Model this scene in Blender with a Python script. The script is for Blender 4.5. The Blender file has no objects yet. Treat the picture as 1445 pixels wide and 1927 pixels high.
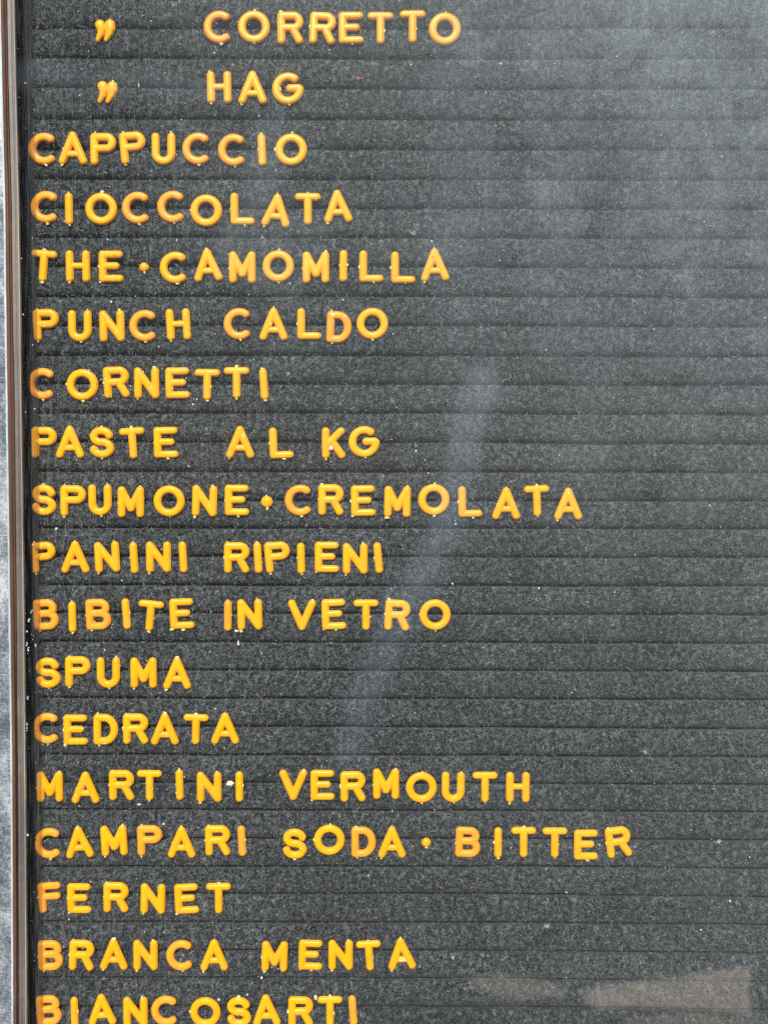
import bpy, bmesh, math, random
import numpy as np
from mathutils import Vector, noise as mnoise

sc = bpy.context.scene
C = sc.collection
MM = 0.001
PXU = 0.0002202          # one glyph unit in metres
random.seed(7)

# ---------------------------------------------------------------- camera
cam_d = bpy.data.cameras.new('camera')
cam_d.sensor_fit = 'VERTICAL'; cam_d.sensor_height = 24.0
cam_d.lens = 24.0*1800/1927
cam_d.clip_start = 0.01; cam_d.clip_end = 500
cam = bpy.data.objects.new('camera', cam_d); C.objects.link(cam)
cam.location = (0, -0.393, 0)
cam.rotation_euler = (math.radians(90-2.3), 0, 0)
sc.camera = cam
# ---------------------------------------------------------------- sky and sun
SUN_EL, SUN_AZ = math.radians(34), math.radians(6)     # above the horizon, to the left of the board's normal
world = bpy.data.worlds.new('World'); sc.world = world; world.use_nodes = True
nt = world.node_tree
bgn = nt.nodes['Background']
sky = nt.nodes.new('ShaderNodeTexSky'); sky.sky_type = 'NISHITA'; sky.sun_disc = False
sky.sun_elevation = SUN_EL; sky.sun_rotation = math.pi + SUN_AZ
nt.links.new(sky.outputs[0], bgn.inputs[0]); bgn.inputs[1].default_value = 0.06
sun_d = bpy.data.lights.new('sun', 'SUN'); sun_d.energy = 4.6; sun_d.angle = math.radians(0.5)
sun_d.color = (1.0, 0.955, 0.89)
sun = bpy.data.objects.new('sun', sun_d); C.objects.link(sun)
to_sun = Vector((-math.sin(SUN_AZ)*math.cos(SUN_EL), -math.cos(SUN_AZ)*math.cos(SUN_EL), math.sin(SUN_EL)))
sun.rotation_euler = to_sun.to_track_quat('Z', 'Y').to_euler()
sun.location = to_sun*3
sc.view_settings.view_transform = 'Standard'; sc.view_settings.look = 'None'
sc.view_settings.exposure = 0.22; sc.view_settings.gamma = 1.0
sc.render.engine = 'CYCLES'
sc.cycles.sample_clamp_indirect = 2.0
sc.cycles.use_denoising = False        # the felt's nap is finer than a denoiser keeps
sc.cycles.transparent_max_bounces = 16
sc.cycles.caustics_reflective = False; sc.cycles.caustics_refractive = False

# ---------------------------------------------------------------- board data (mm: x right, z up)
WORDS=[('ditto','ditto mark at the left end of the top row',[('"',-111.93,177.64,0,'y')]),('CORRETTO','',[('C',-66.42,179.34,0,'o'),('O',-52.22,179.38,0,'y'),('R',-37.62,179.07,0,'m'),('R',-24.66,178.9,-3,'y'),('E',-13.13,179.07,0,'m'),('T',-1.39,178.96,0,'m'),('T',11.51,179.55,0,'y'),('O',24.45,178.61,0,'y')]),('ditto','ditto mark in the second row,under the top ditto mark',[('"',-111.36,153.28,-3,'y')]),('#the short word in the second row','',[('H',-66.35,155.6,1,'m'),('A',-52.93,155.51,0,'y'),('G',-38.53,155.09,0,'m')]),('CAPPUCCIO','',[('C',-137.49,131.17,0,'o'),('A',-125.63,131.42,0,'m'),('P',-113.34,131.0,0,'y'),('P',-101.31,131.53,5,'m'),('U',-89.02,131.17,0,'y'),('C',-75.38,131.17,0,'o'),('C',-61.0,130.66,0,'o'),('I',-49.29,130.74,2,'y'),('O',-37.44,130.83,0,'y')]),('CIOCCOLATA','',[('C',-137.01,107.93,-2,'o'),('I',-127.45,107.12,0,'m'),('O',-114.39,107.14,0,'y'),('C',-99.95,107.57,0,'o'),('C',-85.73,107.97,0,'o'),('O',-71.91,106.44,0,'y'),('L',-57.24,107.14,0,'m'),('A',-43.52,106.51,-5,'y'),('T',-30.82,107.14,0,'y'),('A',-18.71,108.14,3,'y')]),('THE','',[('T',-138.12,84.2,-5,'y'),('H',-124.19,84.11,0,'y'),('E',-110.65,84.05,0,'m')]),('dot','round dot between THE and CAMOMILLA',[('.',-97.25,83.68,0,'y')]),('CAMOMILLA','',[('C',-84.96,83.58,0,'m'),('A',-71.54,84.64,3,'y'),('M',-57.49,83.68,0,'y'),('O',-42.86,84.11,0,'m'),('M',-27.6,83.64,0,'y'),('I',-16.49,84.22,-1,'y'),('L',-5.11,84.05,0,'m'),('L',7.78,83.58,0,'m'),('A',20.63,84.64,2,'y')]),('PUNCH','',[('P',-137.38,60.41,2,'m'),('U',-123.68,60.04,0,'y'),('N',-110.65,59.98,1,'m'),('C',-97.57,60.11,0,'o'),('H',-83.6,60.64,3,'y')]),('CALDO','',[('C',-59.16,60.86,0,'o'),('A',-44.91,60.75,0,'y'),('L',-30.37,60.86,0,'m'),('D',-18.33,59.51,-2,'o'),('O',-4.69,60.94,0,'y')]),('CORNETTI','',[('C',-139.43,36.63,-3,'o'),('O',-122.97,36.18,0,'y'),('R',-109.09,37.17,3,'m'),('N',-96.74,36.85,0,'y'),('E',-84.02,36.89,1,'m'),('T',-72.09,36.24,-1,'y'),('T',-60.06,37.02,0,'y'),('I',-49.01,36.42,4,'y')]),('PASTE','',[('P',-138.91,12.63,0,'y'),('A',-128.37,12.85,0,'y'),('S',-115.45,12.68,0,'m'),('T',-102.72,12.39,4,'y'),('E',-89.03,12.68,1,'y')]),('AL','',[('A',-58.8,12.78,0,'m'),('L',-41.94,12.46,2,'y')]),('KG','',[('K',-20.7,12.44,0,'m'),('G',-7.97,12.98,0,'y')]),('SPUMONE','',[('S',-139.48,-10.88,-2,'y'),('P',-127.33,-11.2,0,'y'),('U',-116.34,-10.88,0,'y'),('M',-103.65,-11.68,0,'m'),('O',-87.99,-11.31,0,'y'),('N',-73.51,-11.25,-2,'y'),('E',-60.14,-10.94,0,'y')]),('bigdot','large round dot between SPUMONE and CREMOLATA',[(':',-47.95,-11.6,0,'y')]),('CREMOLATA','',[('C',-34.6,-10.99,0,'o'),('R',-21.73,-10.81,0,'y'),('E',-8.45,-11.18,1,'y'),('M',5.51,-11.57,-1,'y'),('O',20.4,-10.7,0,'y'),('L',35.34,-11.57,1,'m'),('A',50.06,-12.29,0,'y'),('T',62.64,-11.23,2,'y'),('A',75.5,-12.45,0,'y')]),('PANINI','',[('P',-139.9,-34.48,5,'y'),('A',-126.74,-34.35,0,'m'),('N',-113.65,-34.35,3,'m'),('I',-102.65,-34.7,3,'m'),('N',-92.63,-34.35,0,'m'),('I',-82.5,-34.41,3,'y')]),('RIPIENI','',[('R',-60.46,-34.59,0,'y'),('I',-51.77,-34.59,3,'y'),('P',-43.63,-34.37,5,'m'),('I',-34.07,-34.89,1,'y'),('E',-23.38,-34.35,0,'y'),('N',-11.81,-35.0,0,'y'),('I',-2.38,-34.68,5,'y')]),('BIBITE','',[('B',-139.37,-58.11,3,'o'),('I',-128.33,-59.12,1,'y'),('B',-117.73,-58.02,2,'o'),('I',-106.11,-57.84,4,'m'),('T',-96.23,-58.61,-6,'y'),('E',-83.11,-57.73,2,'y')]),('IN','',[('I',-64.24,-58.55,-1,'o'),('N',-55.2,-58.11,1,'y')]),('VETRO','',[('V',-33.76,-58.33,0,'y'),('E',-20.57,-58.0,2,'y'),('T',-7.4,-58.19,0,'y'),('R',5.54,-58.39,-3,'y'),('O',21.05,-58.22,0,'y')]),('SPUMA','',[('S',-138.83,-82.36,2,'y'),('P',-126.33,-81.83,0,'y'),('U',-113.72,-82.27,0,'y'),('M',-99.16,-82.27,0,'y'),('A',-85.39,-82.55,0,'y')]),('CEDRATA','',[('C',-139.6,-105.48,0,'o'),('E',-127.56,-106.1,0,'m'),('D',-115.14,-105.88,0,'y'),('R',-102.71,-105.66,0,'y'),('A',-90.64,-105.77,0,'m'),('T',-77.83,-105.84,-2,'y'),('A',-65.73,-105.48,0,'y')]),('#the word left of VERMOUTH','',[('M',-138.56,-129.97,0,'m'),('A',-123.73,-130.26,0,'y'),('R',-108.75,-129.3,0,'y'),('T',-97.18,-129.3,0,'y'),('I',-84.78,-129.21,1,'y'),('N',-72.49,-130.08,0,'m'),('I',-59.99,-129.92,0,'y')]),('VERMOUTH','',[('V',-37.62,-129.25,0,'m'),('E',-25.43,-129.28,0,'y'),('R',-12.85,-129.83,1,'y'),('M',0.88,-128.81,0,'y'),('O',15.49,-130.21,0,'y'),('U',28.67,-130.1,-1,'y'),('T',41.9,-130.06,0,'y'),('H',55.52,-130.1,0,'m')]),('#the word left of SODA','',[('C',-139.47,-153.79,0,'o'),('A',-126.69,-153.3,4,'y'),('M',-112.15,-152.62,3,'y'),('P',-97.33,-152.62,1,'o'),('A',-84.12,-153.3,0,'y'),('R',-69.12,-152.62,1,'y'),('I',-59.07,-152.74,3,'o')]),('SODA','',[('S',-37.2,-154.06,-2,'y'),('O',-22.71,-152.31,0,'y'),('D',-8.57,-153.25,0,'o'),('A',3.31,-153.39,0,'m')]),('dot','small round dot between SODA and BITTER',[('.',17.56,-153.43,0,'y')]),('BITTER','',[('B',34.73,-153.32,-2,'o'),('I',47.39,-153.45,0,'y'),('T',58.03,-153.3,0,'y'),('T',71.0,-153.45,0,'y'),('E',84.04,-154.44,0,'y'),('R',97.44,-153.21,7,'y')]),('FERNET','',[('F',-139.21,-176.67,4,'o'),('E',-126.95,-177.12,0,'y'),('R',-111.58,-176.56,-1,'y'),('N',-96.28,-177.23,-2,'y'),('E',-82.09,-177.16,2,'m'),('T',-68.89,-177.01,0,'y')]),('#the word left of MENTA','',[('B',-139.56,-201.42,1,'o'),('R',-126.28,-201.31,-2,'y'),('A',-112.92,-200.94,0,'m'),('N',-99.56,-201.19,0,'m'),('C',-84.86,-201.35,0,'o'),('A',-70.9,-201.12,0,'y')]),('MENTA','',[('M',-45.64,-201.71,-2,'m'),('E',-30.59,-201.17,-2,'m'),('N',-18.09,-201.12,0,'y'),('T',-6.15,-201.31,4,'y'),('A',7.24,-200.67,4,'y')]),('#the bottom row,cut by the picture edge','',[('B',-140.53,-224.86,4,'o'),('I',-129.55,-225.63,1,'m'),('A',-118.15,-224.61,3,'y'),('N',-104.07,-225.52,0,'m'),('C',-91.43,-225.06,0,'o'),('O',-74.77,-225.7,0,'y'),('S',-60.88,-225.63,0,'m'),('A',-49.26,-224.84,3,'y'),('R',-34.85,-225.4,0,'y'),('T',-22.58,-225.06,0,'y'),('I',-13.02,-224.95,4,'o')])]
GROOVES=[((-140.24,203.15),(42.13,203.15),(90.12,203.36),(154.1,203.78)),((-140.42,191.24),(42.18,191.24),(90.23,191.45),(154.29,191.66)),((-140.59,179.4),(42.23,179.07),(90.34,179.51),(154.48,179.72)),((-140.76,167.75),(42.28,167.2),(90.45,167.33),(154.68,167.54)),((-140.93,156.0),(42.34,155.16),(90.57,155.23),(154.87,155.44)),((-141.12,143.53),(42.39,142.96),(90.68,143.09),(155.07,143.26)),((-141.3,131.2),(42.44,131.09),(90.8,131.09),(155.27,131.18)),((-141.47,119.26),(42.5,119.15),(90.91,119.09),(155.46,118.94)),((-141.64,107.56),(42.55,107.56),(91.02,107.24),(155.65,107.24)),((-141.81,96.03),(42.6,95.73),(91.13,95.43),(155.84,95.26)),((-141.99,84.2),(42.65,83.96),(91.24,83.6),(156.03,83.38)),((-142.16,72.07),(42.7,72.07),(91.36,71.69),(156.23,71.49)),((-142.34,60.31),(42.76,60.18),(91.47,59.86),(156.42,59.64)),((-142.51,48.15),(42.81,48.02),(91.58,47.71),(156.61,47.48)),((-142.68,36.47),(42.86,36.3),(91.69,35.93),(156.8,35.82)),((-142.86,24.58),(42.91,24.45),(91.81,23.93),(156.99,23.8)),((-143.03,12.7),(42.97,12.35),(91.92,11.78),(157.19,11.7)),((-143.21,0.57),(43.02,0.28),(92.03,0.11),(157.38,0.07)),((-143.39,-11.5),(43.07,-11.64),(92.14,-11.7),(157.57,-11.79)),((-143.55,-22.75),(43.12,-22.97),(92.25,-23.12),(157.75,-23.36)),((-143.72,-34.47),(43.17,-35.01),(92.36,-35.17),(157.94,-35.17)),((-143.9,-46.54),(43.23,-47.04),(92.47,-47.02),(158.14,-47.02)),((-144.07,-57.97),(43.28,-58.88),(92.59,-58.9),(158.33,-59.12)),((-144.25,-70.24),(43.33,-70.68),(92.7,-70.88),(158.52,-70.99)),((-144.42,-82.19),(43.38,-82.42),(92.81,-82.73),(158.71,-82.81)),((-144.6,-93.89),(43.44,-94.36),(92.92,-94.54),(158.9,-94.78)),((-144.77,-105.64),(43.49,-106.27),(93.04,-106.67),(159.1,-107.0)),((-144.95,-117.85),(43.54,-118.25),(93.15,-118.56),(159.29,-118.89)),((-145.12,-129.34),(43.59,-130.01),(93.26,-130.37),(159.48,-130.7)),((-145.29,-141.02),(43.64,-141.62),(93.37,-141.89),(159.67,-142.23)),((-145.47,-153.37),(43.7,-153.55),(93.48,-153.87),(159.86,-154.09)),((-145.64,-165.33),(43.75,-165.36),(93.59,-165.6),(160.06,-166.46)),((-145.81,-176.94),(43.8,-177.1),(93.7,-177.64),(160.25,-178.47)),((-145.99,-189.09),(43.85,-189.32),(93.82,-189.75),(160.45,-190.45)),((-146.17,-200.98),(43.91,-201.5),(93.93,-201.82),(160.64,-202.57)),((-146.34,-213.01),(43.96,-213.19),(94.05,-213.99),(160.84,-214.92)),((-146.52,-225.29),(44.01,-225.52),(94.16,-225.8),(161.04,-227.07)),((-146.7,-237.38),(44.07,-237.61),(94.27,-238.07),(161.23,-239.21)),((-146.88,-249.5),(44.12,-249.73),(94.39,-250.19),(161.43,-251.33))]
ALU=[(-148.95,208.16),(-148.83,183.94),(-148.68,153.48),(-148.26,106.39),(-148.45,69.21),(-148.57,27.54),(-148.62,-3.96),(-148.75,-44.16),(-148.86,-86.84),(-148.97,-112.64),(-149.77,-190.21),(-150.24,-223.18),(-150.65,-252.6)]
BROWN=[(-147.78,209.42),(-147.55,185.06),(-147.51,154.41),(-147.0,107.04),(-147.27,69.63),(-147.08,27.7),(-147.25,-3.98),(-147.45,-44.42),(-147.9,-87.37),(-148.2,-113.32),(-148.92,-191.36),(-149.37,-224.53),(-149.76,-254.13)]
LIP=[(-145.22,210.36),(-144.89,185.88),(-144.71,155.1),(-144.37,107.52),(-144.33,69.94),(-144.55,27.83),(-144.59,-4.0),(-144.69,-44.62),(-144.95,-87.76),(-145.09,-113.82),(-145.83,-192.21),(-146.26,-225.53),(-146.66,-255.26)]
ZONE=[(-141.77,215.57),(-141.5,190.48),(-141.65,158.94),(-141.18,110.18),(-141.41,71.67),(-141.5,28.52),(-141.64,-4.1),(-141.92,-45.73),(-142.11,-89.93),(-142.28,-116.64),(-142.99,-196.97),(-143.25,-231.12),(-143.58,-261.59)]
BAND=[(-140.8,214.25),(-140.53,189.32),(-140.67,157.97),(-140.21,109.51),(-140.44,71.23),(-140.53,28.34),(-140.67,-4.07),(-140.94,-45.45),(-141.14,-89.38),(-141.3,-115.93),(-142.0,-195.77),(-142.27,-229.71),(-142.59,-259.99)]

SMEARS_AND_REFLECTIONS=[('g',4.5,0.14,[(35.7,41.7),(43.1,40.7),(46.4,32.2),(41.1,19.4),(37.9,6.7),(24.0,6.7),(27.2,19.4)]),('g',5.0,0.125,[(26.1,19.4),(41.1,19.4),(31.6,-23.3),(16.7,-51.3),(3.8,-49.1),(14.5,-31.9),(21.9,-12.6)]),('g',5.5,0.1,[(4.8,-44.8),(18.8,-47.0),(3.8,-79.4),(-9.2,-116.5),(-21.1,-116.5),(-12.4,-86.0)]),('g',3.5,0.035,[(-145.5,163.6),(-88.8,158.9),(-61.5,153.7),(-59.5,146.5),(-99.5,149.6),(-145.7,153.7)]),('g',4,0.04,[(-51.1,139.2),(-40.5,145.4),(-38.5,124.7),(-46.0,105.9),(-59.8,91.3),(-63.1,78.7),(-67.3,80.8),(-66.2,93.3),(-54.4,108.0)]),('d',5,0.03,[(-61.9,99.6),(-38.6,103.8),(-17.5,99.6),(-26.0,82.9),(-34.5,70.2),(-53.6,73.4),(-64.1,87.1)]),('w',1.8,0.095,[(81.4,-212.0),(93.4,-209.8),(115.2,-207.5),(132.7,-204.4),(147.5,-202.6),(150.1,-200.9),(150.4,-222.1),(126.3,-220.0),(104.4,-218.9),(89.1,-219.6),(82.5,-217.1)]),('w',2.0,0.06,[(35.5,-206.6),(47.5,-204.9),(60.6,-206.6),(73.8,-211.6),(74.2,-215.1),(51.9,-215.1),(38.8,-212.0)]),('w',1.2,0.04,[(100.1,-223.8),(126.3,-221.6),(158.1,-224.5),(158.2,-227.2),(100.1,-227.2)]),('d',4,0.015,[(10.0,108.0),(26.9,112.2),(37.6,97.5),(29.2,78.7),(14.3,82.9)]),('d',3,0.035,[(58.6,118.4),(71.3,116.3),(79.9,99.6),(69.4,89.2),(60.8,99.6)])]  # smears, plus a diagonal streak and beige patches that are painted reflections
DEBRIS=[('cream_flake','ragged cream flake on the felt beside the I left of VERMOUTH','flake',-63.81,-128.57,3.4,2.2,'c'),('white_chip','small white chip on the felt between the row of VERMOUTH and the row below','chip',-101.59,-137.51,1.7,1.0,'w'),('plastic_crumb','pale crumb lying against the lower right leg of the K in KG','crumb',-21.62,10.47,1.8,2.4,'p'),('plastic_crumb','cream crumb just below the I of the word IN','crumb',-60.55,-64.72,2.0,1.1,'p'),('plastic_crumb','thin ragged cream crumb lying below the word IN,above the empty strip','crumb',-59.92,-69.79,1.1,2.2,'p'),('white_chip','round white speck on the felt right of the top row','chip',46.94,165.02,1.1,0.9,'w'),('plastic_sliver',"tiny pale upright sliver between the second row's ditto mark and the H",'sliver',-98.58,156.19,0.5,2.0,'p'),('lint_tuft','pale lint tuft on the empty felt right of the word BITTER','lint',139.1,-153.18,2.2,1.8,'l'),('lint_tuft','small white lint tuft on the empty felt far right of CEDRATA','lint',108.19,-115.43,1.4,1.6,'l'),('white_chip','white chip on a groove at the far right of the row of FERNET','chip',144.32,-178.36,1.2,1.0,'w'),('lint_tuft','white fluff on the felt to the right of CIOCCOLATA','lint',12.17,97.53,2.4,1.6,'l'),('white_chip','tiny white chip on the felt between the L of CIOCCOLATA and the M below','chip',-49.44,95.61,1.0,0.7,'w'),('red_speck','small faded red speck on the felt right of the second row','speck',-10.38,159.34,3.2,1.7,'r'),('plastic_crumb','cream crumb beside the top bar of the T in the bottom row','crumb',-28.58,-218.87,1.6,2.2,'p'),('lint_tuft','pale lint tuft in a groove between the rows of BITTER and MENTA,at right','lint',68.19,-189.19,2.2,1.2,'l'),('lint_tuft','white lint tuft on the felt right of the word MENTA','lint',28.76,-202.31,1.6,1.4,'l'),('white_chip','white chip just above the gap between O and S in the bottom row','chip',-69.07,-220.46,1.3,1.0,'w')]
RESIDUE=[(-143.35,-59.4,0.5),(-144.06,-63.72,0.35),(-143.74,-71.07,0.9),(-144.14,-68.91,0.5),(-140.71,-69.56,0.5),(-144.25,-90.81,0.7),(-144.85,-101.69,0.7),(-144.66,-103.65,0.4),(-151.1,-73.89,0.5),(-142.22,-55.51,0.3)]
SCRATCH=[(-138.84,145.18,-120.27,150.34),(-136.14,142.69,-116.11,147.24),(-139.22,147.66,-124.47,150.96),(-132.97,144.14,-120.33,146.0),(-137.22,140.83,-118.26,143.73),(-130.81,148.28,-117.11,151.38),(-134.09,138.97,-124.6,140.62),(-138.32,151.79,-126.54,153.44),(-41.87,-183.4,-29.87,-171.9),(-128.41,138.97,-127.52,142.69),(-50.71,-208.94,-44.16,-207.16),(-128.25,181.85,-119.85,183.49),(-144.16,-186.73,-140.74,-175.65)]

# ---------------------------------------------------------------- helpers
def tag(o, label=None, cat=None, group=None, kind=None):
    if label: o['label'] = label
    if cat: o['category'] = cat
    if group: o['group'] = group
    if kind: o['kind'] = kind
    return o
def empty(name, loc=(0,0,0)):
    o = bpy.data.objects.new(name, None); C.objects.link(o); o.location = loc
    o.empty_display_size = 0.01
    return o
def mesh_obj(name, verts, faces, mat, parent=None, smooth=False):
    me = bpy.data.meshes.new(name)
    me.from_pydata([tuple(v) for v in verts], [], faces)
    if smooth: me.polygons.foreach_set('use_smooth', [True]*len(me.polygons))
    for m in (mat if isinstance(mat, (list, tuple)) else [mat]): me.materials.append(m)
    me.update()
    o = bpy.data.objects.new(name, me); C.objects.link(o)
    if parent: o.parent = parent
    return o
def newmat(name):
    m = bpy.data.materials.new(name); m.use_nodes = True
    t = m.node_tree; b = t.nodes['Principled BSDF']
    return m, t, b
def N(t, ty, **kw):
    n = t.nodes.new(ty)
    for k, v in kw.items(): setattr(n, k, v)
    return n
def math_n(t, op, a, b=None, c=None, clamp=False):
    n = t.nodes.new('ShaderNodeMath'); n.operation = op; n.use_clamp = clamp
    for i, v in enumerate((a, b, c)):
        if v is None: continue
        if hasattr(v, 'is_output'): t.links.new(v, n.inputs[i])
        else: n.inputs[i].default_value = v
    return n.outputs[0]
def noise_n(t, vec, scale, detail=2, rough=.5, dist=0):
    n = t.nodes.new('ShaderNodeTexNoise'); t.links.new(vec, n.inputs['Vector'])
    n.inputs['Scale'].default_value = scale; n.inputs['Detail'].default_value = detail
    n.inputs['Roughness'].default_value = rough; n.inputs['Distortion'].default_value = dist
    return n.outputs['Fac']
def mapping_n(t, vec, scale=(1,1,1), rot=(0,0,0), loc=(0,0,0)):
    n = t.nodes.new('ShaderNodeMapping'); t.links.new(vec, n.inputs[0])
    n.inputs['Scale'].default_value = scale; n.inputs['Rotation'].default_value = rot
    n.inputs['Location'].default_value = loc
    return n.outputs[0]
def ramp_n(t, fac, stops, interp='LINEAR'):
    n = t.nodes.new('ShaderNodeValToRGB'); t.links.new(fac, n.inputs[0])
    r = n.color_ramp; r.interpolation = interp
    while len(r.elements) < len(stops): r.elements.new(0.5)
    for e, (p, c) in zip(r.elements, stops):
        e.position = p; e.color = (c[0], c[1], c[2], 1) if hasattr(c, '__len__') else (c, c, c, 1)
    return n.outputs[0]
def mixc(t, fac, a, b, mode='MIX'):
    n = t.nodes.new('ShaderNodeMix'); n.data_type = 'RGBA'; n.blend_type = mode
    for s, v in ((n.inputs[0], fac), (n.inputs[6], a), (n.inputs[7], b)):
        if hasattr(v, 'is_output'): t.links.new(v, s)
        elif hasattr(v, '__len__'): s.default_value = (v[0], v[1], v[2], 1)
        else: s.default_value = v
    return n.outputs[2]
def bump_n(t, h, strength, dist, b):
    n = t.nodes.new('ShaderNodeBump'); n.inputs['Strength'].default_value = strength
    n.inputs['Distance'].default_value = dist
    t.links.new(h, n.inputs['Height']); t.links.new(n.outputs[0], b.inputs['Normal'])
def geo_pos(t):
    return t.nodes.new('ShaderNodeNewGeometry').outputs['Position']
def lerp_line(pts, z):          # x (mm) of a near-vertical line at height z (mm); pts run downwards
    zs = [p[1] for p in pts][::-1]; xs = [p[0] for p in pts][::-1]
    return float(np.interp(z, zs, xs))

# ---------------------------------------------------------------- materials
def felt_material():
    m, t, b = newmat('charcoal_felt')
    p = geo_pos(t)
    # curly fibres: thin contour bands of two distorted noises
    def curls(scale, dist, width, off):
        v = mapping_n(t, p, loc=(off, off*.7, off*.3))
        f = noise_n(t, v, scale, 1, .5, dist)
        d = math_n(t, 'ABSOLUTE', math_n(t, 'SUBTRACT', f, .5))
        return math_n(t, 'SUBTRACT', 1.0, math_n(t, 'DIVIDE', d, width, clamp=True), clamp=True)
    c1 = curls(1050, 1.8, .045, 1.3); c2 = curls(1700, 1.4, .06, 4.1)
    blot = noise_n(t, p, 1250, 2, .7)
    base = ramp_n(t, blot, [(.38, (.003,.0042,.0055)), (.50, (.009,.012,.0145)), (.66, (.086,.099,.110))])
    mask1 = math_n(t, 'MULTIPLY', c1, ramp_n(t, noise_n(t, p, 420, 2, .6), [(.47, 0.0), (.68, 1.0)]))
    mask2 = math_n(t, 'MULTIPLY', c2, ramp_n(t, noise_n(t, p, 520, 2, .6, .3), [(.48, 0.0), (.7, .8)]))
    col = mixc(t, math_n(t, 'MULTIPLY', mask1, .85), base, (.52, .565, .59))
    col = mixc(t, math_n(t, 'MULTIPLY', mask2, .75), col, (.24, .27, .29))
    big = noise_n(t, mapping_n(t, p, scale=(1,1,1.6)), 22, 3, .6)
    col = mixc(t, 1.0, col, ramp_n(t, big, [(.3, .72), (.7, 1.25)]), 'MULTIPLY')
    t.links.new(col, b.inputs['Base Color'])
    b.inputs['Roughness'].default_value = .95
    b.inputs['Specular IOR Level'].default_value = .15
    b.inputs['Sheen Weight'].default_value = .12; b.inputs['Sheen Roughness'].default_value = .5
    h = math_n(t, 'ADD', math_n(t, 'MULTIPLY', blot, .7), math_n(t, 'MULTIPLY', c1, .35))
    bump_n(t, h, .8, .00022, b)
    return m
def plastic_material(name, col, shadecol, rough=.36):
    m, t, b = newmat(name)
    tc = t.nodes.new('ShaderNodeTexCoord').outputs['Object']
    oi = t.nodes.new('ShaderNodeObjectInfo').outputs['Random']
    n = noise_n(t, tc, 160, 2, .5)
    c = mixc(t, ramp_n(t, n, [(.35, 0.0), (.7, 1.0)]), col, shadecol)
    c = mixc(t, math_n(t, 'MULTIPLY', oi, .35), c, shadecol)
    gr = noise_n(t, geo_pos(t), 900, 3, .7)          # fine dust on the plastic
    c = mixc(t, ramp_n(t, gr, [(.68, 0.0), (.85, .25)]), c, (.80, .55, .25))
    t.links.new(c, b.inputs['Base Color'])
    b.inputs['Roughness'].default_value = rough
    b.inputs['IOR'].default_value = 1.49; b.inputs['Specular IOR Level'].default_value = .34
    bump_n(t, noise_n(t, tc, 700, 2, .5), .25, .00012, b)
    return m
M_FELT = felt_material()
M_Y = plastic_material('amber_plastic', (1.0, .51, .0), (1.0, .42, .0))
M_M = plastic_material('light_amber_plastic', (1.0, .49, .0), (1.0, .41, .002))
M_O = plastic_material('pale_orange_plastic', (1.0, .43, .014), (1.0, .36, .026))
def simple(name, col, rough=.6, col2=None, scale=300):
    m, t, b = newmat(name)
    n = noise_n(t, geo_pos(t), scale, 3, .6)
    t.links.new(mixc(t, ramp_n(t, n, [(.3, 0.0), (.7, 1.0)]), col, col2 or tuple(c*.75 for c in col)), b.inputs['Base Color'])
    b.inputs['Roughness'].default_value = rough
    return m
M_NUB = simple('pale_sprue_plastic', (.95,.72,.28), .6, (.93,.80,.48), 900)
M_WHITE = simple('white_chip_paint', (.80,.79,.76), .7, (.62,.60,.56), 900)
M_CREAM = simple('cream_flake_paint', (.86,.72,.58), .8, (.80,.60,.42), 1200)
M_RED = simple('faded_red_speck', (.42,.07,.09), .8, (.12,.06,.07), 1500)
M_LINT = simple('pale_lint', (.66,.68,.68), .9)
M_SCR = simple('cover_scratch', (.13,.135,.14), .6)
M_FIBRE = simple('grey_felt_fibre', (.20,.215,.22), .8, (.42,.43,.42), 120)
M_DUST = simple('white_dust', (.80,.80,.80), .8)
M_BACK = simple('black_backing_board', (.006,.006,.007), .9)
def frame_material():
    m, t, b = newmat('weathered_aluminium')
    p = geo_pos(t)
    blot = noise_n(t, p, 120, 5, .72, .6)
    fine = noise_n(t, p, 900, 4, .75)
    big = noise_n(t, mapping_n(t, p, scale=(1,1,.5)), 28, 4, .65, .5)
    s = math_n(t, 'ADD', math_n(t, 'MULTIPLY', blot, .45), math_n(t, 'MULTIPLY', fine, .55))
    s = math_n(t, 'ADD', s, math_n(t, 'MULTIPLY', math_n(t, 'SUBTRACT', big, .5), .7))
    col = ramp_n(t, s, [(.36, (.055,.075,.10)), (.47, (.16,.19,.225)), (.56, (.33,.365,.40)), (.70, (.62,.66,.69))])
    scr = noise_n(t, mapping_n(t, p, scale=(30, 1, 900), rot=(0,.12,0)), 3, 2, .5)
    col = mixc(t, ramp_n(t, scr, [(.62, 0.0), (.72, .5)]), col, (.72,.76,.80))
    t.links.new(col, b.inputs['Base Color'])
    b.inputs['Metallic'].default_value = .25; b.inputs['Roughness'].default_value = .5
    bump_n(t, s, .4, .0002, b)
    return m
M_ALU = frame_material()
def strip_material(name, c1, c2, c3, rough):
    m, t, b = newmat(name)
    p = geo_pos(t)
    st = noise_n(t, mapping_n(t, p, scale=(1, 1, .03)), 1400, 3, .6)
    bl = noise_n(t, p, 260, 4, .7)
    big = noise_n(t, mapping_n(t, p, scale=(1, 1, .4)), 40, 3, .6)
    c = mixc(t, ramp_n(t, st, [(.3, 0.0), (.7, 1.0)]), c1, c2)
    c = mixc(t, ramp_n(t, bl, [(.5, 0.0), (.75, .7)]), c, c3)
    c = mixc(t, 1.0, c, ramp_n(t, big, [(.3, .75), (.7, 1.2)]), 'MULTIPLY')
    t.links.new(c, b.inputs['Base Color']); b.inputs['Roughness'].default_value = rough
    bump_n(t, bl, .3, .00015, b)
    return m
M_BROWN = strip_material('brown_gasket_rubber', (.12,.055,.036), (.20,.105,.065), (.17,.125,.085), .45)
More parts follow.
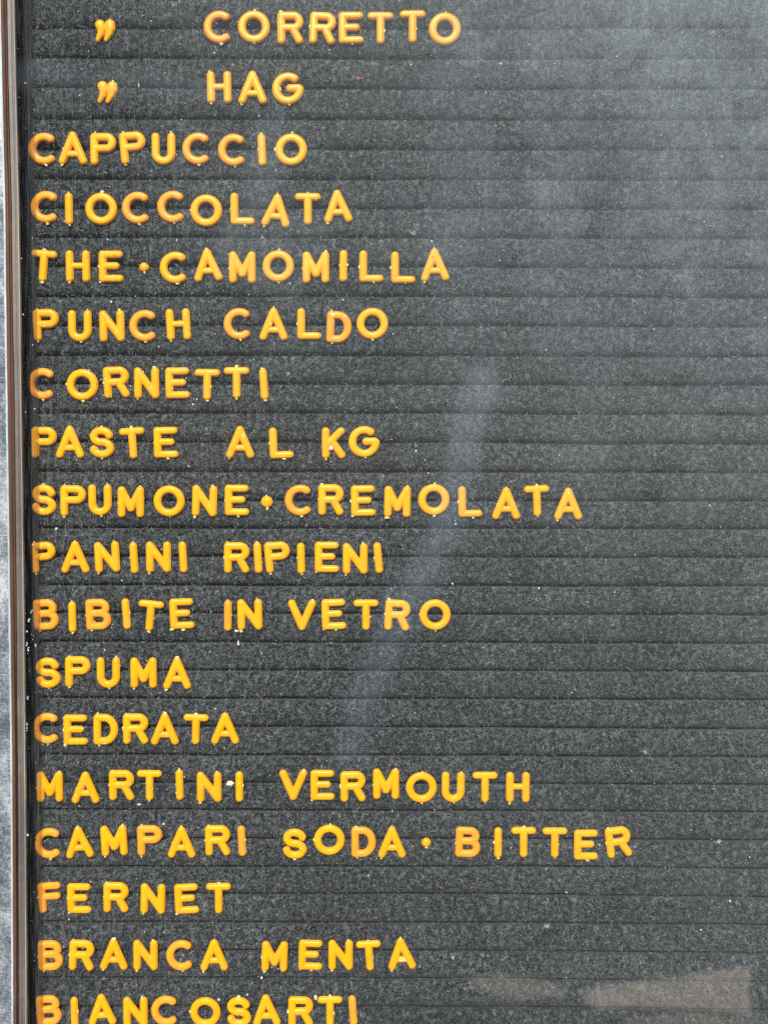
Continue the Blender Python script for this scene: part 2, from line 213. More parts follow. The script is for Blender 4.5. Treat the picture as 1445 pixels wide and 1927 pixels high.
M_LIP = strip_material('grey_brown_channel', (.095,.082,.074), (.145,.128,.116), (.20,.18,.165), .5)
M_EDGE = strip_material('sunlit_bright_edge', (.30,.27,.23), (.42,.38,.33), (.22,.19,.16), .4)
M_PALE = strip_material('worn_pale_aluminium', (.34,.40,.44), (.55,.61,.64), (.24,.29,.33), .45)
M_TRIM = strip_material('black_felt_trim', (.008,.009,.011), (.030,.032,.035), (.05,.05,.05), .9)

def tint_material():
    m = bpy.data.materials.new('smoke_tinted_strip'); m.use_nodes = True
    t = m.node_tree; t.nodes.clear(); out = N(t, 'ShaderNodeOutputMaterial')
    p = geo_pos(t)
    st = noise_n(t, mapping_n(t, p, scale=(1,1,.02)), 1900, 3, .65)
    tr = N(t, 'ShaderNodeBsdfTransparent'); t.links.new(ramp_n(t, st, [(.3, (.60,.58,.56)), (.7, (.80,.78,.76))]), tr.inputs[0])
    df = N(t, 'ShaderNodeBsdfDiffuse'); df.inputs['Color'].default_value = (.20,.23,.26,1)
    mx = N(t, 'ShaderNodeMixShader'); t.links.new(ramp_n(t, st, [(.5, 0.02), (.75, .22)]), mx.inputs[0])
    t.links.new(tr.outputs[0], mx.inputs[1]); t.links.new(df.outputs[0], mx.inputs[2])
    t.links.new(mx.outputs[0], out.inputs[0])
    return m
def glass_material(film):
    m = bpy.data.materials.new('dusty_cover_front' if film else 'clear_cover'); m.use_nodes = True
    t = m.node_tree; t.nodes.clear()
    out = N(t, 'ShaderNodeOutputMaterial')
    tr = N(t, 'ShaderNodeBsdfTransparent'); tr.inputs[0].default_value = (.985,.99,.985,1)
    gl = N(t, 'ShaderNodeBsdfGlossy'); gl.inputs['Roughness'].default_value = .03
    gl.inputs['Color'].default_value = (1,1,1,1)
    fr = N(t, 'ShaderNodeFresnel'); fr.inputs['IOR'].default_value = 1.16
    mx = N(t, 'ShaderNodeMixShader'); t.links.new(fr.outputs[0], mx.inputs[0])
    t.links.new(tr.outputs[0], mx.inputs[1]); t.links.new(gl.outputs[0], mx.inputs[2])
    last = mx.outputs[0]
    if film:
        p = geo_pos(t)
        # a scuffed cover scatters a little of what is seen through it
        rf = N(t, 'ShaderNodeBsdfRefraction'); rf.inputs['IOR'].default_value = 1.12
        rf.inputs['Roughness'].default_value = .5; rf.inputs['Color'].default_value = (1,1,1,1)
        m0 = N(t, 'ShaderNodeMixShader'); m0.inputs[0].default_value = .09
        t.links.new(last, m0.inputs[1]); t.links.new(rf.outputs[0], m0.inputs[2]); last = m0.outputs[0]
        at = N(t, 'ShaderNodeAttribute'); at.attribute_name = 'dust_and_reflection'
        ag = N(t, 'ShaderNodeAttribute'); ag.attribute_name = 'grease_and_reflection'
        # greasy smears and the painted sky-reflection streak: rough gloss plus blue diffuse
        gr = N(t, 'ShaderNodeBsdfGlossy'); gr.inputs['Roughness'].default_value = .55
        gr.inputs['Color'].default_value = (.95,.97,1,1)
        gd = N(t, 'ShaderNodeBsdfDiffuse'); gd.inputs['Color'].default_value = (.28,.50,.82,1)
        gm = N(t, 'ShaderNodeMixShader'); gm.inputs[0].default_value = .6
        t.links.new(gr.outputs[0], gm.inputs[1]); t.links.new(gd.outputs[0], gm.inputs[2])
        gn = noise_n(t, mapping_n(t, p, scale=(1,1,1), rot=(0,.5,0)), 130, 4, .65)
        gf = math_n(t, 'MULTIPLY', ag.outputs['Fac'], ramp_n(t, gn, [(.25, .7), (.75, 1.3)]))
        m1 = N(t, 'ShaderNodeMixShader'); t.links.new(gf, m1.inputs[0])
        t.links.new(last, m1.inputs[1]); t.links.new(gm.outputs[0], m1.inputs[2]); last = m1.outputs[0]
        # dust film with wiping streaks and fine grain, plus painted reflections
        fine = noise_n(t, p, 1500, 2, .6)
        st = noise_n(t, mapping_n(t, p, scale=(1,1,.045)), 1300, 2, .6)
        wisp = noise_n(t, mapping_n(t, p, scale=(.7,1,1.0)), 60, 5, .7, 1.2)
        f = math_n(t, 'MULTIPLY', at.outputs['Fac'], ramp_n(t, wisp, [(.25, .62), (.75, 1.45)]))
        f = math_n(t, 'MULTIPLY', f, ramp_n(t, fine, [(.3, .7), (.7, 1.35)]))
        f = math_n(t, 'MULTIPLY', f, ramp_n(t, st, [(.3, .9), (.7, 1.1)]))
        as_ = N(t, 'ShaderNodeAttribute'); as_.attribute_name = 'scuff'
        f = math_n(t, 'ADD', f, math_n(t, 'MULTIPLY', as_.outputs['Fac'], ramp_n(t, st, [(.50, 0.0), (.72, 1.0)])), clamp=True)
        df = N(t, 'ShaderNodeBsdfDiffuse'); aw = N(t, 'ShaderNodeAttribute'); aw.attribute_name = 'warm'
        t.links.new(mixc(t, aw.outputs['Fac'], (.56,.66,.72), (.68,.63,.57)), df.inputs['Color'])
        m2 = N(t, 'ShaderNodeMixShader'); t.links.new(f, m2.inputs[0])
        t.links.new(last, m2.inputs[1]); t.links.new(df.outputs[0], m2.inputs[2]); last = m2.outputs[0]
    t.links.new(last, out.inputs[0])
    return m

# ---------------------------------------------------------------- the ground in front of the wall, below the picture
def pavement():
    m, t, b = newmat('stone_paving')
    p = geo_pos(t)
    t.links.new(ramp_n(t, noise_n(t, p, 8, 5, .6), [(.3, (.22,.21,.19)), (.7, (.34,.32,.29))]), b.inputs['Base Color'])
    b.inputs['Roughness'].default_value = .9
    s = 60
    o = mesh_obj('pavement', [(-s,-s,-1.35),(s,-s,-1.35),(s,s,-1.35),(-s,s,-1.35)], [(0,1,2,3)], m)
    tag(o, kind='structure')
pavement()

# ---------------------------------------------------------------- the letter board
board = empty('letter_board', (0, 0, -0.27))
tag(board, 'grooved charcoal felt letter board behind a dusty clear cover in an aluminium frame', 'letter board')
inv = Vector((0, 0, 0.27))
def bpart(name, verts, faces, mat, smooth=False, parent=None):
    o = mesh_obj(name, [(v[0], v[1], v[2]+.27) for v in verts], faces, mat, parent or board, smooth)
    return o
XL, XR = -0.166, 0.205
ZT, ZB = GROOVES[0][0][1]*MM, GROOVES[-1][0][1]*MM

def groove_z(k, x):
    g = GROOVES[k]; xs = [a[0]*MM for a in g]; zs = [a[1]*MM for a in g]
    if x > xs[-1]: return zs[-1] + (x-xs[-1])*(zs[-1]-zs[-2])/(xs[-1]-xs[-2])*.5
    return float(np.interp(x, xs, zs))
# felt strips: each wrapped strip bulges forward, its lower side rolls back into the groove
PROF = [(-.002, .0034), (.0, .0017), (.008, .0008), (.022, .00052), (.06, .00036), (.13, .00020), (.24, .00006), (.36, 0.0), (.50, .00006),
        (.62, .00020), (.71, .00044), (.785, .00080), (.845, .00125), (.885, .0018), (.908, .0024), (.914, .0036)]
def felt_strip(k):
    n = 380
    verts, faces = [], []
    np_ = len(PROF)
    for i in range(n+1):
        x = XL + (XR-XL)*i/n
        a = groove_z(k, x); b = groove_z(k+1, x)
        wob = lambda s, f, amp: mnoise.noise(Vector((x*f, s*7.31, .5)))*amp
        a += wob(k, 55, .00022) + wob(k+40, 420, .00012)+wob(k+90, 1400, .00009)
        b += wob(k+1, 55, .00022) + wob(k+140, 420, .00014)+wob(k+190, 1400, .0001)
        bulge = wob(k+300, 18, .00012)
        for (t_, d) in PROF:
            verts.append((x, d + bulge, a + (b-a)*t_))
    for i in range(n):
        for j in range(np_-1):
            q = i*np_+j
            faces.append((q, q+1, q+np_+1, q+np_))
    return bpart('felt_strip', verts, faces, M_FELT, True)
for k in range(len(GROOVES)-1): felt_strip(k)
bpart('backing_board', [(XL-.01,.0036,ZB-.005),(XR,.0036,ZB-.005),(XR,.0036,ZT+.005),(XL-.01,.0036,ZT+.005),
                        (XL-.01,.0080,ZB-.005),(XR,.0080,ZB-.005),(XR,.0080,ZT+.005),(XL-.01,.0080,ZT+.005)],
      [(0,1,2,3),(7,6,5,4),(0,4,5,1),(1,5,6,2),(2,6,7,3),(3,7,4,0)], M_BACK)

def loft(name, cols, mat, smooth=True):
    """cols: functions z_mm -> (x_mm, y_m); lofted from top to bottom of the board"""
    zs = np.linspace(ZT/MM, ZB/MM, 150)
    verts, faces = [], []
    for z in zs:
        for f in cols:
            x, y = f(z); verts.append((x*MM, y, z*MM))
    nc = len(cols)
    for i in range(len(zs)-1):
        for j in range(nc-1):
            q = i*nc+j
            faces.append((q, q+nc, q+nc+1, q+1))
    return bpart(name, verts, faces, mat, smooth)
def L(pts, dx, y, jit=0, seed=0):
    return lambda z: (lerp_line(pts, z)+dx + jit*mnoise.noise(Vector((z*.35, seed, 0))), y)
# flat dark trim along the board's left edge, at the felt's level
loft('edge_trim', [L(LIP, -8, -.0002), L(ZONE, -1.0, -.0003), L(ZONE, -.5, -.0001, .15, 3), L(ZONE, -.4, .0012)], M_TRIM)
# aluminium outer frame: a flat worn face, its inner side lined by the brown gasket
loft('aluminium_frame', [L(ALU, -60, .008), L(ALU, -60, -.0135), L(ALU, -.75, -.01352, .25, 2)], M_ALU, False)
loft('worn_frame_edge', [L(ALU, -.75, -.01352, .25, 2), L(ALU, -.4, -.01358, .1, 4), L(ALU, -.05, -.01345, .10, 5)], M_PALE, False)
loft('gasket', [L(ALU, -.25, -.0128), L(ALU, -.02, -.01335, .10, 5), L(ALU, .10, -.0132, .08, 5), L(ALU, .8, -.0125, .08, 8), L(BROWN, -.5, -.0118, .1, 8), L(BROWN, -.02, -.0112, .05, 8), L(BROWN, .0, -.0088)], M_BROWN, False)
# glazing channel that holds the cover, with the sunlight along its edge painted in as paler colour
loft('glazing_channel', [L(BROWN, -.3, -.0095), L(BROWN, .02, -.0103), L(BROWN, 1.3, -.0101), L(BROWN, 1.36, -.0099), L(LIP, -.45, -.0096)], M_LIP, False)
loft('channel_edge', [L(LIP, -.5, -.0096), L(LIP, -.42, -.0099), L(LIP, -.15, -.00995), L(LIP, -.02, -.0096), L(LIP, 0, -.0090), L(LIP, 0, -.0084)], M_EDGE, False)
# thin smoke-tinted strip standing in the channel, over the left ends of the rows
loft('tinted_edge_strip', [L(LIP, -2.5, -.0024), L(BAND, 0, -.0024)], tint_material(), False)

# cover sheet
def value_noise(X, Z, s, seed):
    rng = np.random.RandomState(seed); g = rng.rand(64, 64)
    u = (X*s) % 64; v = (Z*s) % 64
    i = u.astype(int); j = v.astype(int); fu = u-i; fv = v-j
    fu = fu*fu*(3-2*fu); fv = fv*fv*(3-2*fv)
    a = g[i % 64, j % 64]; b = g[(i+1) % 64, j % 64]; c = g[i % 64, (j+1) % 64]; d = g[(i+1) % 64, (j+1) % 64]
    return (a*(1-fu)+b*fu)*(1-fv)+(c*(1-fu)+d*fu)*fv
def poly_sd(X, Z, pts):         # signed distance (mm), negative inside
    d = np.full(X.shape, 1e9); ins = np.zeros(X.shape, bool)
    n = len(pts)
    for i in range(n):
        ax, az = pts[i]; bx, bz = pts[(i+1) % n]
        ex, ez = bx-ax, bz-az
        t = np.clip(((X-ax)*ex+(Z-az)*ez)/(ex*ex+ez*ez+1e-9), 0, 1)
        d = np.minimum(d, np.hypot(X-ax-t*ex, Z-az-t*ez))
        c = ((az > Z) != (bz > Z)) & (X < (bx-ax)*(Z-az)/(bz-az+1e-9)+ax)
        ins ^= c
    return np.where(ins, -d, d)
def cover():
    x0, x1, z0, z1 = -163.0, 205.0, ZB/MM, ZT/MM
    nx, nz = 368, 452
    xs = np.linspace(x0, x1, nx+1); zs = np.linspace(z0, z1, nz+1)
    X, Z = np.meshgrid(xs, zs)
    YF, YB = -.0084, -.0060
    verts = np.stack([X*MM, np.full(X.shape, YF), Z*MM+.27], -1).reshape(-1, 3)
    idx = np.arange((nx+1)*(nz+1)).reshape(nz+1, nx+1)
    q = np.stack([idx[:-1,:-1], idx[:-1,1:], idx[1:,1:], idx[1:,:-1]], -1).reshape(-1, 4)
    nv = len(verts)
    back = np.array([(x0*MM,YB,z0*MM+.27),(x1*MM,YB,z0*MM+.27),(x1*MM,YB,z1*MM+.27),(x0*MM,YB,z1*MM+.27)])
    faces = [tuple(int(a) for a in f) for f in q] + [(nv+3, nv+2, nv+1, nv)]
    o = mesh_obj('cover_sheet', np.concatenate([verts, back]).tolist(), faces, [glass_material(True), glass_material(False)], board)
    me = o.data
    mi = np.zeros(len(faces), np.int32); mi[-1] = 1
    me.polygons.foreach_set('material_index', mi)
    # dust plus painted reflection haze, heaviest at the upper right, thin at the left
    u = (X+158)/316; v = (Z+210)/420
    dust_and_reflection = DUST_BASE + .012*np.clip(u*1.3-.2, 0, 1.2) + .15*np.clip(u*1.25-.15, 0, 1.1)*np.clip(v*1.35-.35, 0, 1)**1.3 + .018*np.clip(u*1.6-.7, 0, 1)
    wx = X + 6*value_noise(X, Z, .05, 5); wz = Z + 6*value_noise(X, Z, .05, 6)
    n1 = value_noise(wx, wz, .035, 1)*.55 + value_noise(wx, wz, .09, 2)*.3 + value_noise(wx, wz, .22, 3)*.15
    colm = value_noise(X, Z*.12, .08, 9)
    dust_and_reflection = dust_and_reflection*(.68+.62*n1)*(.86+.28*colm)
    grease_and_reflection = np.zeros(X.shape); warm = np.zeros(X.shape)
    for kind, soft, amt, pts in SMEARS_AND_REFLECTIONS:
        ja = .25 if kind == 'w' else 1.2
        jx = X + ja*soft*.7*(value_noise(X, Z, .12, 21)-.5); jz = Z + ja*soft*.7*(value_noise(X, Z, .12, 22)-.5)
        f = 1-np.clip((poly_sd(jx, jz, pts)+soft)/(2*soft), 0, 1); f = f*f*(3-2*f)
        if kind == 'd': dust_and_reflection = dust_and_reflection + f*amt
        elif kind == 'w': dust_and_reflection = dust_and_reflection + f*amt; warm = np.maximum(warm, f)  # beige patches: reflections painted into the film
        else: grease_and_reflection = np.maximum(grease_and_reflection, f*amt*.45)  # real smears, and the reflected-sky streak painted in blue
    scuff = .045*np.clip(1.15-u*1.9, 0, 1)*(.35+value_noise(X, Z, .03, 12))
    for nm, arr in (('dust_and_reflection', dust_and_reflection), ('grease_and_reflection', grease_and_reflection), ('scuff', scuff), ('warm', warm)):
        a = me.attributes.new(nm, 'FLOAT', 'POINT')
        full = np.concatenate([arr.reshape(-1), np.zeros(4)]).astype(np.float32)
        a.data.foreach_set('value', full)
    return o
DUST_BASE = .004
cover_o = cover()

# dust specks lying on the cover, fibres lifting off the felt: nobody could count them
def blob_soup(name, items, mat, parent, flat=.5):
    """items: (x,y,z,r) low-poly lumps joined in one mesh"""
    ico = bmesh.new(); bmesh.ops.create_icosphere(ico, subdivisions=1, radius=1.0)
    vs = np.array([v.co[:] for v in ico.verts]); fs = [tuple(v.index for v in f.verts) for f in ico.faces]; ico.free()
    V, Fc = [], []
    for (x, y, z, r) in items:
        s = np.array([random.uniform(.6, 1.3), flat, random.uniform(.6, 1.3)])*r
        j = vs*s*(1+np.random.uniform(-.25, .25, (len(vs), 1)))
        base = len(V); V.extend((j+np.array([x, y, z])).tolist())
        Fc.extend(tuple(base+a for a in f) for f in fs)
    o = bpart(name, V, Fc, mat, False, parent)
    tag(o, kind='stuff')
    return o
np.random.seed(3)
items = []
for i in range(1150):
    x = random.uniform(-.160, .165); z = random.uniform(-.215, .215)
    if random.random() < .45: x = -.160 + abs(random.gauss(0, .07))
    r = min(.00034, .00011*math.exp(random.gauss(0, .45)))
    items.append((x, -.0085, z, r*1.25))
blob_soup('dust_specks', items, M_DUST, board)

blob_soup('dried_residue', [(x*MM+random.uniform(-.3,.3)*MM, -.0108 if x < -147.3 else -.0085, z*MM+random.uniform(-.7,.7)*MM, .00016*random.uniform(.6,1.6)) for x, z, k in RESIDUE for _ in range(int(k*14))], M_LINT, board, .3)
items = []
for i in range(15000):
    x = random.uniform(-.150, .185); z = random.uniform(-.22, .22)
    items.append((x, -.00012, z, .00006*math.exp(random.gauss(0, .45))))
blob_soup('pale_fibre_ends', items, M_LINT, board, .6)
def scratches():
    V, Fc = [], []
    for (xa, za, xb, zb) in SCRATCH:
        for rep in range(3):
            ox, oz = random.gauss(0, .5), random.gauss(0, .5); n = 10; a = len(V)
            for i in range(n+1):
                t = i/n; w = .035*math.sin(math.pi*(.05+.9*t)); x = xa+(xb-xa)*t+ox; z = za+(zb-za)*t+oz+.4*math.sin(t*2.5)
                V += [(x*MM, -.00843, (z+w)*MM), (x*MM+.00001, -.00843, (z-w)*MM), (x*MM, -.00846, z*MM)]
            for i in range(n): q = a+3*i; Fc += [(q, q+2, q+5, q+3), (q+2, q+1, q+4, q+5)]
    o = bpart('scratches', V, Fc, M_SCR); tag(o, kind='stuff')
scratches()
def fibres(count, name, mat, rad, ln, y0, seed):
    rnd = random.Random(seed); V, Fc = [], []
    for i in range(count):
        x = rnd.uniform(-.150, .185); z = rnd.uniform(-.22, .22)
        a = rnd.uniform(0, math.tau); curl = rnd.uniform(-1.6, 1.6); l = ln*math.exp(rnd.gauss(0, .45))
        r = rad*rnd.uniform(.7, 1.2); y = y0; ns = 4
        lift = rnd.uniform(0, .00035)
        px, pz = x, z
        for s in range(ns+1):
            t = s/ns; yy = y - lift*math.sin(t*math.pi)
            nx, nz = -math.sin(a), math.cos(a)
            w = r*(1-.5*t)
            V += [(px+nx*w, yy, pz+nz*w), (px-nx*w, yy, pz-nz*w), (px, yy-w*1.2, pz)]
            px += math.cos(a)*l/ns; pz += math.sin(a)*l/ns; a += curl/ns
        b = len(V)-3*(ns+1)
        for s in range(ns):
            q = b+3*s
            Fc += [(q, q+2, q+5, q+3), (q+2, q+1, q+4, q+5)]
    o = bpart(name, V, Fc, mat, True); tag(o, kind='stuff'); return o
fibres(42000, 'felt_fibres', M_FIBRE, .00005, .00105, -.00002, 1)
fibres(1100, 'lint', M_LINT, .00006, .0013, -.00012, 2)

# ---------------------------------------------------------------- plastic letters
R0 = 6.4
def arc(cx, cy, rx, ry, a0, a1, n=20):
    return [(cx+rx*math.cos(math.radians(a0+(a1-a0)*i/n)), cy+ry*math.sin(math.radians(a0+(a1-a0)*i/n))) for i in range(n+1)]
def pl(*pts, r=R0): return [list(pts), [r]*len(pts)]
def crv(pts, r=R0): return [pts, [r]*len(pts)]
T, B_ = 22.0, -22.0
GLY = {
 'A': [pl((0,23),(-19,-23)), pl((0,23),(19,-23)), pl((-13,-10.5),(13,-10.5), r=5.2)],
 'B': [crv([(-15.5,T),(-15.5,B_)]), crv([(-15.5,T)]+arc(4,12,11,10,90,-90)+[(-15.5,2)]), crv([(-15.5,2)]+arc(5,-10,12.3,12,90,-90)+[(-15.5,B_)])],
 'C': [crv(arc(1.5,0,21.8,22,57,304,34))],
 'D': [crv([(-15.5,T),(-15.5,B_)]), crv([(-15.5,T)]+arc(-2,0,18.5,22,90,-90,24)+[(-15.5,B_)])],
 'E': [pl((-15.8,T),(-15.8,B_)), pl((-15.8,T),(15,T),r=6.0), pl((-15.8,1),(9,1),r=5.8), pl((-15.8,B_),(15.8,B_),r=6.0)],
 'F': [pl((-15,T),(-15,B_)), pl((-15,T),(15.5,T),r=6.0), pl((-15,2),(14,2),r=5.8)],
 'G': [crv(arc(-.5,0,21.8,22,57,350,38)+[(21.3,-1),(19,.8),(3,.6)])],
 'H': [pl((-15,T),(-15,B_)), pl((15,T),(15,B_)), pl((-15,1),(15,1),r=5.0)],
 'I': [pl((0,T),(0,B_))],
 'K': [pl((-14,T),(-14,B_)), pl((-10,-2),(14,T)), pl((-3,4),(15.5,B_))],
 'L': [pl((-15,T),(-15,B_)), pl((-15,B_),(15.5,B_),r=6.0)],
 'M': [pl((-17.5,T),(-17.5,B_)), pl((17.5,T),(17.5,B_)), pl((-17,T),(0,-11.5)), pl((17,T),(0,-11.5))],
 'N': [pl((-16,T),(-16,B_)), pl((16,T),(16,B_)), pl((-16,T),(16,B_))],
 'O': [crv(arc(0,0,22,22,0,360,48))],
 'P': [pl((-16.5,T),(-16.5,B_)), crv([(-16.5,T)]+arc(6,11.6,10.6,10.4,90,-90)+[(-16.5,1.2)])],
 'R': [pl((-16.5,T),(-16.5,B_)), crv([(-16.5,T)]+arc(6,11.2,10.6,10.8,90,-90)+[(-16.5,.4)]), pl((4,0),(16.2,B_))],
 'S': [crv(arc(0,11.2,14.6,10.8,12,268,24)+arc(1,-10.6,15.6,11.2,88,-170,26))],
 'T': [pl((-16.8,T),(16.8,T),r=6.0), pl((0,T),(0,B_))],
 'U': [crv([(-14.5,T),(-14.5,-8)]+arc(0,-7.6,14.5,14.4,180,360,20)+[(14.5,T)])],
 'V': [pl((-19,T),(0,B_)), pl((19,T),(0,B_))],
 '.': [pl((0,0),(.01,0),r=8.0)],
 ':': [pl((0,0),(.01,0),r=10.2)],
 '"': [[[(-9.5,12),(-6.5,5),(-8,-3),(-14,-14.5)],[8.4,7.4,5.8,3.0]], [[(8.5,12.5),(9.5,6),(7,-3),(1,-14)],[8.4,8.0,6.0,3.0]]],
}
NUBS = {'A':[(-16,-2),(0,30),(-20,-30)],'B':[(-12,-29),(-22,-2)],'C':[(3,-29),(4,-29)],'D':[(-12,-29),(-14,29)],'E':[(-22,0),(2,-29),(-20,-28)],
 'F':[(-22,2)],'G':[(2,-29),(-15,0)],'H':[(-15,-29),(-17,29)],'I':[(6.8,2),(0,29),(1,-29),(-6.8,1)],'K':[(-13,-29)],'L':[(4,-29),(-22,0)],
 'M':[(18,29),(-18,-29),(-24,-2)],'N':[(14,29),(-17,-29)],'O':[(2,29.5),(1,-29.5),(-29,1)],'P':[(-15,29),(-16,-29)],'R':[(-17,29),(-23,1)],
 'S':[(0,29),(1,-29)],'T':[(0,29),(6.8,-4),(0,-29)],'U':[(15,29),(2,-29)],'V':[(20,28),(12,-8)],'.':[(1,-9)],':':[(-1,11),(1,-11.5)],'"':[(9,21.5)]}
def glyph_mesh(ch):
    step = .72; FL = .75                          # flange beyond the dome
    lim = 33
    g = np.arange(-lim, lim+step, step)
    X, Y = np.meshgrid(g, g)
    dn = np.full(X.shape, 1e9); Rr = np.full(X.shape, R0)
    for pts, rad in GLY[ch]:
        for i in range(len(pts)-1):
            ax, ay = pts[i]; bx, by = pts[i+1]; ex, ey = bx-ax, by-ay
            t = np.clip(((X-ax)*ex+(Y-ay)*ey)/(ex*ex+ey*ey+1e-9), 0, 1)
            d = np.hypot(X-ax-t*ex, Y-ay-t*ey); r = rad[i]*(1-t)+rad[i+1]*t
            q = d - r
            m = q < dn; dn = np.where(m, q, dn); Rr = np.where(m, r, Rr)
    F_ = dn - FL                                   # <0 inside the outline
    rho = np.clip((dn+Rr)/Rr, 0, 1)
    dome = np.sqrt(np.clip(1-rho**2.3, 0, 1))*np.minimum(Rr, 8)*.62
    H = 2.3 + dome                                 # glyph units
    H = np.where(dn > 0, 2.3 - .35*np.clip(dn/FL, 0, 1), H)
    verts, faces, vid = [], [], {}
    def vcorner(i, j):
        k = ('c', i, j)
        if k not in vid: vid[k] = len(verts); verts.append((X[i,j], H[i,j], Y[i,j]))
        return vid[k]
    def vedge(i0, j0, i1, j1):
        k = ('e',)+tuple(sorted([(i0,j0),(i1,j1)]))
        if k not in vid:
            a, b = F_[i0,j0], F_[i1,j1]; t = a/(a-b)
            vid[k] = len(verts)
            verts.append((X[i0,j0]*(1-t)+X[i1,j1]*t, 1.85, Y[i0,j0]*(1-t)+Y[i1,j1]*t))
        return vid[k]
    n0, n1 = X.shape; bedges = []
    ins = F_ < 0
    for i in range(n0-1):
        for j in range(n1-1):
            cs = [(i,j),(i,j+1),(i+1,j+1),(i+1,j)]
            s = [ins[c] for c in cs]
            if not any(s): continue
            if all(s): faces.append([vcorner(*c) for c in cs]); continue
            poly = []; cr = []
            for a in range(4):
                c0, c1 = cs[a], cs[(a+1)%4]
                if ins[c0]: poly.append(vcorner(*c0))
                if ins[c0] != ins[c1]:
                    v = vedge(*c0, *c1); poly.append(v); cr.append((v, bool(ins[c0])))
            if len(poly) >= 3: faces.append(poly)
            if len(cr) == 2:
                out_, in_ = (cr[0][0], cr[1][0]) if cr[0][1] else (cr[1][0], cr[0][0])
                bedges.append((out_, in_))
    # faces are counter-clockwise in (x, z) seen from -Y: their normal is -Y
    nt_ = len(faces); low = {}
    dup = {}
    def lowv(v):
        if v not in low:
            x, h, z = verts[v]; dup[v] = len(verts); verts.append((x, h, z)); low[v] = len(verts); verts.append((x, 0, z))
        return low[v]
    for a, b in bedges:
        la, lb = lowv(a), lowv(b)
        faces.append([dup[b], dup[a], la, lb])
    V = [(x*PXU, -h*PXU, z*PXU) for x, h, z in verts]
    me = bpy.data.meshes.new('letter_shape'); me.from_pydata(V, [], faces)
    me.polygons.foreach_set('use_smooth', [True]*len(me.polygons)); me.update()
    return me
SHAPES = {ch: glyph_mesh(ch) for ch in GLY}
MATS = {'y': M_Y, 'm': M_M, 'o': M_O}
TONE = {'y': 'amber', 'm': 'light amber', 'o': 'pale orange'}
ORD = ['first','second','third','fourth','fifth','sixth','seventh','eighth','ninth','tenth']
mesh_tone = {}
def shape(ch, tone):
    if (ch, tone) not in mesh_tone:
        me = SHAPES[ch].copy(); me.materials.append(MATS[tone]); mesh_tone[(ch, tone)] = me
    return mesh_tone[(ch, tone)]
def nub_mesh(seed):
    rnd = random.Random(seed); bm = bmesh.new(); bmesh.ops.create_icosphere(bm, subdivisions=1, radius=1)
    for v in bm.verts:
        v.co *= rnd.uniform(.55, 1.25)
    me = bpy.data.meshes.new('sprue_nub'); bm.to_mesh(me); bm.free(); me.materials.append(M_NUB)
    return me
NUBM = [nub_mesh(i) for i in range(8)]
rnd = random.Random(11)
LETTER_OF = {}
for w, desc, letters in WORDS:
    for i, (ch, X, Z, rot, tone) in enumerate(letters):
        kind = {'.': 'plastic_dot', ':': 'plastic_dot', '"': 'plastic_ditto_mark'}.get(ch, 'plastic_letter')
        o = bpy.data.objects.new(kind, shape(ch, tone)); C.objects.link(o)
        LETTER_OF[(w, i)] = o
        h = -0.00022 - rnd.uniform(0, .0003)
        o.location = (X*MM, h, Z*MM)
        o.rotation_euler = (math.radians(rnd.uniform(-1.2, 1.2)), math.radians(-rot), math.radians(rnd.uniform(-1.5, 1.5)))
        if kind == 'plastic_letter':
            if w.startswith('#'):
                if 'bottom row' in w: lab = f'{TONE[tone]} plastic letter {ch}, {ORD[i] if i < 10 else "last"} in {w[5:]}'.replace('the the','the')
                else: lab = f'{TONE[tone]} plastic letter {ch}, {ORD[i]} letter of {w[1:]}'
                grp = 'plastic letters of ' + w[1:]
            else:
                lab = f'{TONE[tone]} plastic letter {ch}, {ORD[i]} letter of the word {w}'
                grp = f'plastic letters of the word {w}'
            if 'bottom row' in w:
                lab = f'{TONE[tone]} plastic letter {ch}, {(ORD+["eleventh"])[i]} from the left in the cut off bottom row'
                grp = 'plastic letters of the bottom row'
            if 'bottom row' in w: pass
            elif rot >= 4: lab += ', leaning left'
            elif rot <= -4: lab += ', leaning right'
            tag(o, lab, 'letter', grp)
        elif kind == 'plastic_dot': tag(o, 'amber plastic '+desc, 'dot', 'plastic dots between words')
        else: tag(o, 'amber plastic '+desc, 'ditto mark', 'plastic ditto marks')
        nbs = NUBS[ch]; k = 1 if ch in 'V."F' else rnd.choice([1, 2, 2])
        for (nx, nz) in rnd.sample(nbs, min(k, len(nbs))):
            nb = bpy.data.objects.new('sprue_nub', rnd.choice(NUBM)); C.objects.link(nb); nb.parent = o
            nb.location = (nx*PXU*1.01, -1.7*PXU, nz*PXU*1.01)
            s = rnd.uniform(2.1, 3.8)*PXU
            side = abs(nx) > abs(nz)*1.2
            nb.scale = (s*(.8 if side else rnd.uniform(.9,1.5)), s*.7, s*(rnd.uniform(.9,1.5) if side else 1.0))
            nb.rotation_euler = (0, rnd.uniform(-.5,.5), rnd.uniform(0, 3))

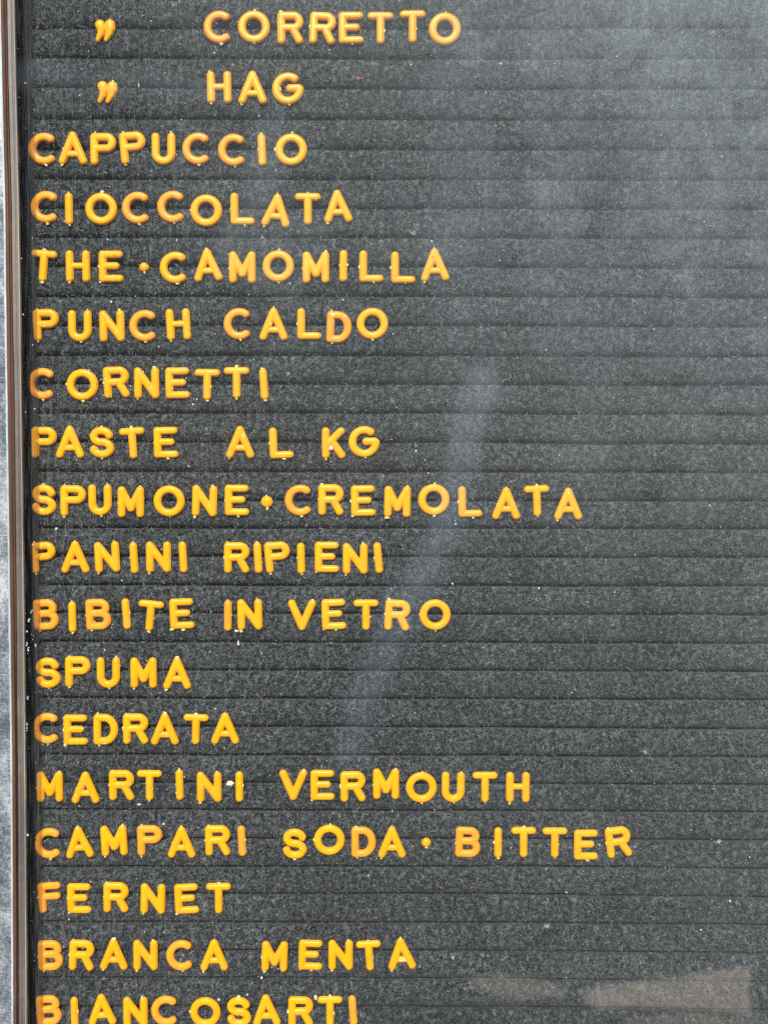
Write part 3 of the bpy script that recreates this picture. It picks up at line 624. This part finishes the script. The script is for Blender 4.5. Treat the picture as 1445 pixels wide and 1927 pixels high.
# pale blobs that paint the glare on a few letters
M_GLARE = simple('painted_glare', (.95,.80,.62), .6, (.96,.66,.34), 700)
NUBM2 = [nub_mesh(20+i) for i in range(3)]
for me in NUBM2: me.materials.clear(); me.materials.append(M_GLARE)
GLARE = {('CALDO', 3): [(-11,21.5,4.4,3.2),(11,20,4.2,3.2)], ('CREMOLATA', 8): [(0,19,2.6,3.4)], ('CORRETTO', 4): [(14,-22,3.2,2.6)],
        ('AL', 0): [(7,12,2.0,5.0)], ('MENTA', 4): [(2,-10.5,8.0,1.6)], ('CORRETTO', 0): [(11,-16,3.0,2.0)]}
for (w, i), spots in GLARE.items():
    o = LETTER_OF[(w, i)]
    for k, (x, z, rx, rz) in enumerate(spots):
        nb = bpy.data.objects.new('glare_spot', NUBM2[k % 3]); C.objects.link(nb); nb.parent = o
        nb.location = (x*PXU, -5.1*PXU, z*PXU); nb.scale = (rx*PXU, 2.3*PXU, rz*PXU)

# ---------------------------------------------------------------- crumbs, chips and lint on the felt
def flake(w, h, mat, seed, name):
    rnd = random.Random(seed); bm = bmesh.new(); n = 14
    ring = []; rb = []
    for i in range(n):
        a = math.tau*i/n; r = rnd.uniform(.6, 1.1)
        x, z = math.cos(a)*w*.5*r, math.sin(a)*h*.5*r
        ring.append(bm.verts.new((x*MM, -rnd.uniform(.2,.4)*MM, z*MM))); rb.append(bm.verts.new((x*MM*1.02, 0, z*MM*1.02)))
    c = bm.verts.new((0, -.5*MM, 0))
    for i in range(n):
        j = (i+1) % n
        bm.faces.new((c, ring[i], ring[j])); bm.faces.new((ring[i], rb[i], rb[j], ring[j]))
    bmesh.ops.recalc_face_normals(bm, faces=bm.faces)
    me = bpy.data.meshes.new(name); bm.to_mesh(me); bm.free(); me.materials.append(mat); return me
def tuft(w, h, seed, name):
    rnd = random.Random(seed); V, Fc = [], []
    for i in range(26):
        x, z = rnd.gauss(0, w*.22)*MM, rnd.gauss(0, h*.22)*MM
        a = rnd.uniform(0, math.tau); l = rnd.uniform(.2, .5)*w*MM; cu = rnd.uniform(-2.5, 2.5); r = .00007
        b = len(V)
        for s in range(5):
            nx, nz = -math.sin(a)*r, math.cos(a)*r; y = -rnd.uniform(0, .0004)
            V += [(x+nx, y, z+nz), (x-nx, y, z-nz), (x, y-r*1.5, z)]
            x += math.cos(a)*l/4; z += math.sin(a)*l/4; a += cu/4
        for s in range(4):
            q = b+3*s; Fc += [(q, q+2, q+5, q+3), (q+2, q+1, q+4, q+5)]
    me = bpy.data.meshes.new(name); me.from_pydata(V, [], Fc); me.materials.append(M_LINT); return me
for i, (nm, lab, cat, X, Z, w, h, k) in enumerate(DEBRIS):
    me = tuft(w, h, i, nm) if k == 'l' else flake(w, h, {'c': M_CREAM, 'w': M_WHITE, 'p': M_CREAM, 'r': M_RED}[k], i, nm)
    o = bpy.data.objects.new(nm, me); C.objects.link(o); o.location = (X*MM, -.0011 if k == 'p' else -.0002, Z*MM)
    tag(o, lab, cat)
